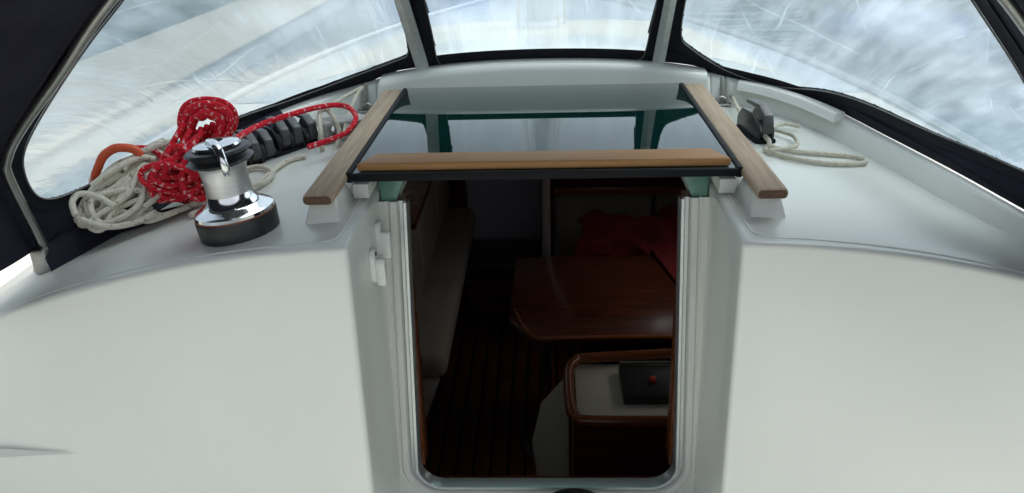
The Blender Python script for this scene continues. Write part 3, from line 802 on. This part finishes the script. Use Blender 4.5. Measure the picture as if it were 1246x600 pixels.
# single clutch on the right with its loose line
p = onz(924, 172, -.03); p.z = ctop(p.x, p.y)
t = thing('rope_clutch', p, 'single black rope clutch with a beige line lying loose behind it', 'rope clutch')
RR = Matrix.Rotation(math.radians(8), 3, 'Z')
q0 = p+V((.0, .045, 0))
box('base', q0+V((0, 0, .004)), (.045, .125, .010), 'rubber', t, rot=RR, bev=.003)
clutch(t, q0+V((0, 0, .0095)), RR, 'greyplastic', 1.1, 1.15)

# ------------------------------------------------------------------ ropes
def flat(pts, dz=.006):
    out = []
    for x, y in pts:
        p = onz(x, y, -.05)
        for _ in range(4): p = onz(x, y, ctop(p.x, p.y)+dz)
        out.append(p)
    return out
tr = thing('beige_line', flat([(960, 185)])[0], 'beige line looped loosely on the deck behind the lone rope clutch', 'rope')
ln = [V(q) for q in flat([(884, 104), (893, 122)], .02)]+[q0+RR @ V((0, .07, .022)), q0+RR @ V((0, 0, .020)), q0+RR @ V((0, -.075, .012))]
ln += flat([(938, 178), (965, 184), (1000, 187), (1035, 190), (1053, 195), (1046, 199), (1010, 199), (970, 194), (940, 186), (930, 181)])
tube('strand', cr(ln, 8), .0048, 'rope_white', tr, 8)
tube('tail', cr(flat([(936, 183), (968, 178), (966, 166), (950, 160), (940, 156), (955, 151), (973, 154)], .012), 8), .0044, 'rope_white', tr, 8)

# beige coil heaped against the foot of the hood
def lean(x, y, lift=0.0):
    p0 = V((-.74, -.02, -.085)); n_ = V((.10, -.72, .69)); return onp(x, y, p0+n_.normalized()*lift, n_)
tb = thing('rope_coil', V((-.76, .03, -.11)), 'heaped coil of beige rope under the left vinyl window', 'rope')
paths = []
rnd = random.Random(11)
L0 = [(98, 262), (100, 250), (104, 243), (112, 238), (110, 270), (125, 272)]
R0 = [(192, 184), (196, 178), (184, 188), (180, 200), (186, 212), (172, 196), (190, 222), (198, 172)]
for k_ in range(20):
    a = rnd.choice(L0); b = rnd.choice(R0); c2 = rnd.choice(L0); lf = .002+.040*rnd.random()
    mx_, my_ = (a[0]+b[0])/2+rnd.uniform(-12, 12), (a[1]+b[1])/2+rnd.uniform(-14, 14)
    m2x, m2y = (c2[0]+b[0])/2+rnd.uniform(-14, 14), (c2[1]+b[1])/2+rnd.uniform(-2, 22)
    pts = [lean(a[0], a[1], lf), lean(mx_, my_, lf+.008), lean(b[0]-6, b[1]+2, lf+.004), lean(b[0]+8, b[1]+10, lf), lean(b[0]-4, b[1]+22, lf), lean(m2x, m2y, lf+.008*rnd.random()), lean(c2[0], c2[1]+6, lf)]
    paths.append((cr(pts, 8, True), True))
for a, b, c2 in (((185, 255), (160, 262), (120, 240)), ((200, 240), (150, 250), (110, 258)), ((215, 235), (170, 225), (108, 246)), ((190, 190), (150, 240), (145, 268)), ((205, 185), (175, 235), (168, 268)), ((160, 205), (128, 245), (122, 270)), ((175, 198), (140, 240), (132, 268)), ((160, 268), (200, 262), (232, 250)), ((140, 272), (185, 268), (245, 245))):
    paths.append((cr([lean(*a, .030), lean((a[0]+b[0])/2+4, (a[1]+b[1])/2-5, .036), lean(*b, .034), lean(*c2, .022)], 8), False))
for q in (((92, 262), (88, 246), (98, 236), (120, 240), (140, 252)), ((150, 206), (168, 188), (196, 176), (214, 172)), ((112, 226), (140, 206), (170, 192), (190, 194)), ((176, 252), (196, 234), (204, 214), (196, 200)), ((100, 268), (132, 276), (168, 270), (190, 258))):
    paths.append((cr([lean(x, y, .045+.01*rnd.random()) for x, y in q], 7), False))
tubes('strands', paths, .0058, 'rope_beige', tb, 8)
tt = tubes('tail', [(cr(flat([(232, 262), (262, 246), (300, 230), (322, 222), (331, 210), (318, 203), (300, 206), (296, 216), (312, 228)], .008), 8), False),
    (cr(flat([(240, 266), (290, 245), (325, 214), (350, 196), (372, 190)], .006), 8), False)], .0052, 'rope_beige', tb, 8)
# dark hem bundle lying below the coil
tb2 = tube('rope_bag', cr(flat([(86, 268), (105, 277), (140, 278), (175, 270), (215, 258), (245, 246)], .004), 8), lambda q: .003+.012*math.sin(math.pi*min(1, max(0.02, q))), 'canvas', None, 12)
tag(tb2, 'slim black cloth rope bag under the beige coil', 'bag')

# red hank: standing loop, binding turns and a heap
YR = .055
def stand(x, y, dy=0.0): return ony(x, y, YR+dy)
th = thing('rope_hank', stand(225, 244)+V((0, 0, -.01)), 'red braided rope hank standing in loops behind the winch', 'rope')
paths = []
for k_ in range(5):
    g = k_*4.4; dy = (.012, -.012, .006, -.016, .0)[k_]
    pts = [(232-g*.3, 198), (222+g*.55, 168), (219+g*1.1, 146), (226+g*1.2, 128+g*.9), (246+g*.2, 121+g*1.1), (272-g*.9, 124+g*1.05), (286-g*1.2, 138+g*.5), (284-g*1.1, 156), (268-g*.6, 176), (250-g*.4, 198)]
    paths.append((cr([stand(x, y, dy) for x, y in pts], 7), False))
for k_ in range(5):                                  # down-hanging strands filling the loop's lower half
    x = 232+k_*7; paths.append((cr([stand(x+6, 150+abs(k_-3)*3, .005), stand(x+1, 175, .012), stand(236+k_*3, 200, .0), stand(228+k_*5, 222, -.01)], 6), False))
for k_ in range(6):                                  # binding turns
    y = 180+k_*8; a0 = 214-k_*5; b0 = 262-k_*2
    c0 = [stand(a0, y+6, .0), stand(a0+10, y+2, -.035), stand((a0+b0)/2, y, -.048), stand(b0-8, y-3, -.035), stand(b0, y-4, .0), stand((a0+b0)/2, y-2, .04)]
    paths.append((cr(c0, 7, True), True))
rnd = random.Random(5)
for k_ in range(6):                                  # heap at the foot
    cx, cy = 213+rnd.uniform(-10, 18), 218+rnd.uniform(-12, 10); w, h = rnd.uniform(20, 34), rnd.uniform(9, 20); a0 = rnd.uniform(-.8, .2); dy = rnd.uniform(-.080, -.005)
    c0 = []
    for q in range(9):
        a = 2*math.pi*q/9; X, Y = w*math.cos(a), h*math.sin(a)
        c0.append(stand(cx+X*math.cos(a0)-Y*math.sin(a0), cy+X*math.sin(a0)+Y*math.cos(a0), dy+.015*math.sin(a*2+k_)))
    paths.append((cr(c0, 6, True), True))
for q in (((200, 236), (186, 230), (183, 216), (194, 204), (214, 200)), ((240, 240), (262, 243), (274, 232), (262, 218), (244, 214)), ((190, 222), (206, 214), (226, 226), (246, 236)), ((216, 205), (204, 190), (214, 178), (230, 186), (238, 204))):
    paths.append((cr([stand(x, y, -.075+.02*rnd.random()) for x, y in q], 7), False))
for k_, q in enumerate((((224, 150), (208, 178), (190, 212), (200, 240), (228, 238), (240, 208), (236, 176)), ((232, 158), (218, 184), (204, 206), (184, 226), (194, 244), (222, 232), (234, 200)), ((246, 160), (232, 182), (222, 206), (226, 234), (248, 242), (258, 222), (250, 190)), ((240, 166), (214, 190), (196, 200), (186, 216), (206, 226), (232, 216), (244, 186)))):
    paths.append((cr([stand(x, y, -.02-.055*math.sin(math.pi*i/6)-.006*k_) for i, (x, y) in enumerate(q)], 7), False))
tubes('strands', paths, .0054, 'rope_red', th, 8)
hd = [stand(258, 185, -.02), stand(285, 170, .0), onz(310, 155, .035), onz(345, 142, .045), onz(385, 131, .045), onz(410, 128, .040), onz(426, 132, .035), onz(433, 144, .028), onz(424, 159, .018), onz(405, 169, .010), onz(375, 179, .004)]
tube('tail', cr(hd, 8), .0058, 'rope_red', th, 8)
hd = [stand(160, 180, .02), stand(180, 180, .0), stand(193, 188, -.01), stand(202, 203, -.02), stand(210, 215, -.02)]
tube('tail', cr(hd, 8), .0046, 'rope_red', th, 8)
# orange covered loop
YO = .03
oc = tube('orange_rope', cr([ony(x, y, YO) for x, y in ((113, 222), (119, 205), (126, 190), (139, 181), (153, 180), (165, 183), (173, 192))], 8), .0082, 'orange', None, 10)
tag(oc, 'thick orange rope end arched above the beige coil', 'rope')
# white strap rope over the organiser and the line up to the hood corner
tw = thing('white_line', flat([(400, 185)])[0], 'thin white line hanging over the deck organiser', 'rope')
tube('strand', cr([onz(393, 190, -.045), onz(392, 183, -.03), onz(390, 160, .012), onz(389, 137, .030), onz(398, 134, .03), onz(408, 146, .02), onz(413, 165, -.01), onz(407, 186, -.035)], 8), .0052, 'rope_white', tw, 8)
tube('tail', cr([onz(418, 165, .0), onz(424, 140, .01), onz(433, 118, .02), onz(441, 106, .03)], 8), .0045, 'rope_white', tw, 8)
tube('tail', cr([onz(395, 134, .015), onz(412, 122, .02), onz(430, 112, .025), onz(441, 106, .03)], 8), .0045, 'rope_white', tw, 8)

# ------------------------------------------------------------------ deck eyes at the garage corners, clips, dome
for (x, y), lab in (((462, 103), 'small chrome deck eye by the garage corner above the deck organiser'), ((868, 97), 'small chrome deck eye by the garage corner near the lone rope clutch')):
    p = onz(x, y, .01); s = -1 if p.x < 0 else 1; p.x = s*.43; p.y = .575; p.z = ctop(p.x, p.y)
    t = thing('deck_eye', p, lab, 'deck eye', 'chrome deck eyes at the garage corners')
    box('plate', p+V((0, 0, .003)), (.05, .026, .006), 'steel', t, bev=.003)
    tube('ring', cr([p+V((-.014, 0, .004)), p+V((-.011, 0, .015)), p+V((0, 0, .021)), p+V((.011, 0, .015)), p+V((.014, 0, .004))], 6), .0032, 'steel', t, 8)
xw = -HX+.0
for (x, y), kind in (((465, 275), 0), ((452, 322), 1)):
    d = ray(x, y); p = CAMP+d*((xw-CAMP.x)/d.x)
    if not kind: p.y = -.062
    t = thing('plastic_clip', p, ('plain white plastic clip high on the niche wall', 'white plastic clip with a side tab and screw hole on the niche wall')[kind], 'clip')
    prism('backplate', [p+V((0, y, z)) for y, z in ((-.016, -.020), (-.010, -.030), (.010, -.030), (.016, -.018), (.015, .022), (.006, .030), (-.008, .030), (-.016, .020))], (.009, 0, 0), 'whiteplastic', t, bev=.002)
    prism('hook', [p+V((.0085, y, z)) for y, z in ((-.008, -.038), (.008, -.038), (.010, .004), (.004, .012), (-.006, .012), (-.010, .002))], (.016, 0, 0), 'whiteplastic', t, bev=.003)
    if kind:
        box('side_tab', p+V((.012, .026, -.012)), (.010, .026, .014), 'whiteplastic', t, bev=.002)
        lathe('screw', [(.004, 0), (.004, .0015), (.002, .002)], 'greyplastic', t, c=p+V((.0088, 0, .020)), n=12, rot=Matrix.Rotation(math.pi/2, 3, 'Y'))
p = ony(700, 593, -.21); ztop = p.z; p = V((p.x, -.21, -.687)); hh = ztop-p.z-.042
cm = thing('compass', p, 'black domed compass on the sill below the companionway', 'compass')
lathe('base', [(.085, 0), (.085, .012), (.070, .02), (.066, hh-.075)], 'rubber', cm, c=p, n=40)
lathe('bezel', [(.070, hh-.075), (.082, hh-.070), (.082, hh-.058), (.074, hh-.054)], 'lightgrey', cm, c=p, n=40)
lathe('dome', [(.074, hh-.055), (.073, hh-.040), (.067, hh-.016), (.050, hh-.003), (.018, hh)], 'black', cm, c=p, n=40, sharp=60)

# ------------------------------------------------------------------ cabin furniture
def T(name, loc, label, cat, group=None): return thing(name, loc, label, cat, group)
t = T('saloon_table', (.28, 1.78, ZS), 'dark varnished mahogany saloon table on a column', 'table')
prism('table_top', [(-.14, 2.16, -1.175), (-.15, 1.55, -1.175), (-.06, 1.40, -1.175), (.66, 1.40, -1.175), (.66, 2.16, -1.175)], (0, 0, .03), 'mahogany', t, bev=.006)
tube('fiddle', cr([(-.13, 1.62, -1.145), (-.05, 1.405, -1.145), (.10, 1.395, -1.145), (.66, 1.395, -1.145)], 6), .010, 'mahogany_trim', t, 8)
tube('column', [(-.005, 1.62, ZS+.011), (-.005, 1.62, -1.176)], .026, 'steel', t, 16)
lathe('foot', [(.10, 0), (.10, .012), (.035, .03)], 'steel', t, c=(-.005, 1.62, ZS+.011), n=24)
t = tube('compression_post', [(.006, 2.25, ZS+.012), (.006, 2.25, -.171)], .021, 'alu', None, 16); tag(t, 'polished steel mast support post behind the saloon table', 'post')
t = T('saloon_settee', (.45, 2.95, ZS), 'pale upholstered settee behind the saloon table below a dark locker', 'settee')
box('base', (.62, 2.88, -1.69), (1.18, .50, .30), 'mahogany', t)
box('seat_cushion', (.62, 2.86, -1.50), (1.18, .54, .10), 'cushion', t, bev=.03, seg=3)
for x in (.33, .92): box('back_cushion', (x, 3.08, -1.30), (.58, .13, .36), 'cushion', t, bev=.035, seg=3)
box('locker', (.62, 3.06, -.86), (1.18, .28, .46), 'mahogany', t)
box('locker_rail', (.62, 2.915, -1.09), (1.18, .03, .04), 'mahogany_trim', t)
box('end_panel', (.035, 3.04, -1.2), (.03, .32, 1.27), 'mahogany', t)
# crumpled red blanket over the settee and the end of the table
vs = []; nx, ny = 44, 38
for j in range(ny):
    for i in range(nx):
        u, v = i/(nx-1), j/(ny-1); k_ = max(0, min(1, (u-.36)/.34)); k_ = k_*k_*(3-2*k_)
        x = .17+.78*u+.03*math.sin(5*v); y = 2.66+((2.40-.98*k_)-2.66)*v
        z = -1.16+.07*u+.012*math.sin(6*u)-.10*(1-k_)*v*v-.05*v**6
        z += .030*math.sin(11*u+5*v)*math.sin(7*v+3*u)+.018*math.sin(23*u-9*v); y += .03*math.sin(13*u+7*v)
        vs.append((x, y, max(z, -1.13) if y < 2.2 and x < .70 else z))
fs = grid_faces(nx, ny); b = len(vs); vs += [(x, y+.003, z-.012) for x, y, z in vs]; fs += [tuple(b+i for i in f[::-1]) for f in grid_faces(nx, ny)]
ed = [i for i in range(nx)]+[j*nx+nx-1 for j in range(1, ny)]+[(ny-1)*nx+i for i in range(nx-2, -1, -1)]+[j*nx for j in range(ny-2, 0, -1)]
for a, c2 in zip(ed, ed[1:]+ed[:1]): fs.append((a, b+a, b+c2, c2))
tag(build('blanket', vs, fs, 'redcloth', None, origin=(.6, 2.3, -1.15)), 'crumpled red blanket over the end of the saloon table', 'blanket')
t = T('side_settee', (-.80, 2.2, ZS), 'beige settee with a rounded mahogany end along the cabin side', 'settee')
for y in (1.72, 2.30, 2.88): box('back_cushion', (-.66, y, -.98), (.20, .57, .52), 'cushion', t, bev=.04, seg=3)
box('seat_cushion', (-.78, 2.32, -1.33), (.74, 1.7, .13), 'cushion', t, bev=.045, seg=4)
prism('base', [(-.44, 1.48, -1.40), (-.44, 3.15, -1.40), (-.60, 3.15, ZS+.012), (-.60, 1.48, ZS+.012)], (-.55, 0, 0), 'liner', t, bev=.02)
box('shelf', (-.80, 2.32, -.70), (.62, 1.7, .03), 'mahogany', t)
prism('end_panel', [(-.585, 1.46, ZS+.012), (-.535, 1.46, -1.40), (-.50, 1.46, -1.28), (-.53, 1.46, -1.17), (-.62, 1.46, -1.10), (-1.15, 1.46, -1.08), (-1.15, 1.46, ZS+.012)], (0, -.03, 0), 'mahogany_trim', t, bev=.006)
t = T('cabin_door', (-.24, 3.2, ZS), 'pale door standing in the dark forward cabin opening', 'door')
box('leaf', (-.235, 3.26, -1.19), (.46, .025, 1.30), 'bluedoor', t)
box('frame', (-.49, 3.20, -1.17), (.05, .07, 1.33), 'mahogany', t)
box('frame', (-.005, 3.20, -1.17), (.04, .07, 1.33), 'mahogany', t)
t = T('seat_box', (-.24, 2.9, ZS), 'dark cushioned box on the floor before the pale cabin door', 'seat')
box('box', (-.24, 2.95, -1.70), (.44, .36, .27), 'mahogany', t, bev=.02)
box('cushion', (-.24, 2.95, -1.51), (.45, .37, .10), 'black', t, bev=.03, seg=3)
# galley unit beside the steps
t = T('galley_unit', (.40, .84, ZS), 'mahogany galley unit with pale worktop beside the companionway', 'cabinet')
prism('cabinet', [(.085, .67, ZS+.011), (.62, .67, ZS+.011), (.62, 1.02, ZS+.011), (.085, 1.02, ZS+.011)], (0, 0, .80), 'mahogany', t, bev=.01)
prism('worktop', [(.095, .675, -1.038), (.62, .675, -1.038), (.62, 1.01, -1.038), (.095, 1.01, -1.038)], (0, 0, .012), 'worktop', t, bev=.002)
tube('fiddle', cr([(.62, .665, -1.012), (.15, .665, -1.012), (.09, .69, -1.012), (.075, .75, -1.010), (.075, .93, -1.005), (.10, .99, -1.0), (.16, 1.01, -1.0), (.62, 1.05, -1.0)], 6), .018, 'mahogany_trim', t, 10)
prism('side_panel', [(.065, .75, ZS+.011), (.065, 1.02, -1.08), (-.02, 1.04, -1.20), (-.055, 1.02, -1.35), (.02, .76, ZS+.011)], (.012, 0, 0), 'worktop', t, bev=.003)
t = T('stove', (.36, .86, -1.025), 'black glass stove top with a red knob on the galley worktop', 'stove')
box('hob', (.38, .86, -1.008), (.28, .19, .034), 'black', t, bev=.008)
tube('rim', [(.245, .955, -.985), (.515, .955, -.985)], .004, 'steel', t, 8)
lathe('knob', [(.012, 0), (.011, .014), (.005, .016)], 'redlamp', t, c=(.34, .85, -.9912), n=14)

# ------------------------------------------------------------------ outside: mast, pontoon, moored boats
t = T('mast', (0, 2.12, ctop(0, 2.12)), 'grey alloy mast on the coachroof ahead of the sprayhood', 'mast')
zz = ctop(0, 2.12)
lathe('step', [(.12, -.01), (.12, .02), (.09, .03)], 'hullwhite', t, c=(0, 2.12, zz), n=24)
lathe('spar', [(.062, .028), (.062, 9.0)], 'mast', t, c=(0, 2.12, zz), n=20)
for k_, (dx, dy) in enumerate(((.07, -.05), (-.075, -.04), (.05, -.08))):
    tube('halyard', [(dx*.9, 2.12+dy*.9, zz+8.6), (dx*1.3, 2.12+dy*1.3, zz+.02)], .006, 'rope_white', t, 6)
t = T('pontoon', (-4.5, 6, WATER_Z), 'wooden floating pontoon beyond the left vinyl window', 'pontoon')
box('float', (-4.5, 6, WATER_Z+.10), (1.5, 26, .36), 'hullwhite', t, bev=.02)
me0 = None
for i in range(105):
    y = -6.9+i*.248
    if me0 is None:
        o = box('plank', (0, 0, 0), (1.6, .238, .035), 'pontoon', None, bev=.004); me0 = o.data; o.parent = t
    else:
        o = bpy.data.objects.new('plank', me0); COL.objects.link(o); o.parent = t
    o.location = V((-4.5, y, WATER_Z+.30))-t.location
def moored(name, loc, rz, L, Bm, hullm, label):
    t = thing(name, loc, label, 'boat', 'boats moored ahead'); t.rotation_euler.z = rz
    rows = []; n = 18
    for i in range(n):
        u = i/(n-1); y = -L/2+L*u; b = Bm/2*(1-max(0, (u-.45)/.55)**2.2)+.01; sh = .95+.35*u*u
        rows.append([(-b*.3, y, -.3), (-b*.85, y, .0), (-b, y, sh*.6), (-b*1.02, y, sh), (-b*.95, y, sh+.02), (0, y, sh+.06), (b*.95, y, sh+.02), (b*1.02, y, sh), (b, y, sh*.6), (b*.85, y, .0), (b*.3, y, -.3)])
    def lb(nm, vs, fs, m):
        me = bpy.data.meshes.new(nm); me.from_pydata(vs, [], fs); me.polygons.foreach_set('use_smooth', [True]*len(fs)); me.set_sharp_from_angle(angle=math.radians(35)); return add(nm, me, m, t)
    vs = [p for r in rows for p in r]; fs = grid_faces(11, n); fs.append(tuple(range(11)))
    lb('hull', vs, fs, hullm)
    def lbox(nm, c, s, m, bev):
        bm = bmesh.new(); bm_box(bm, c, s, None, bev, 3); me = bpy.data.meshes.new(nm); bmesh.ops.recalc_face_normals(bm, faces=bm.faces); bm.to_mesh(me); bm.free(); return add(nm, me, m, t)
    c = lbox('cabin', (0, L*.04, 1.28), (Bm*.66, L*.42, .56), 'hullwhite', .15)
    for s in (-1, 1): 
        for k_ in range(3):
            lbox('window', (s*Bm*.332, L*(-.08+.11*k_), 1.33), (.02, L*.08, .20), 'black', .005)
    lbox('windscreen', (0, -L*.172, 1.36), (Bm*.5, .03, .28), 'black', .01)
    lbox('cover', (0, -L*.33, 1.18), (Bm*.7, L*.24, .35), 'bluecover', .12)
    return t
moored('moored_boat', (-4.6, 18.0, WATER_Z), math.radians(62), 8.0, 2.7, 'hullwhite', 'white moored motorboat with a blue cover ahead of the centre window')
moored('moored_boat', (6.6, 11.0, WATER_Z), math.radians(-40), 7.5, 2.6, 'hullblue', 'blue hulled moored boat seen through the right vinyl window')
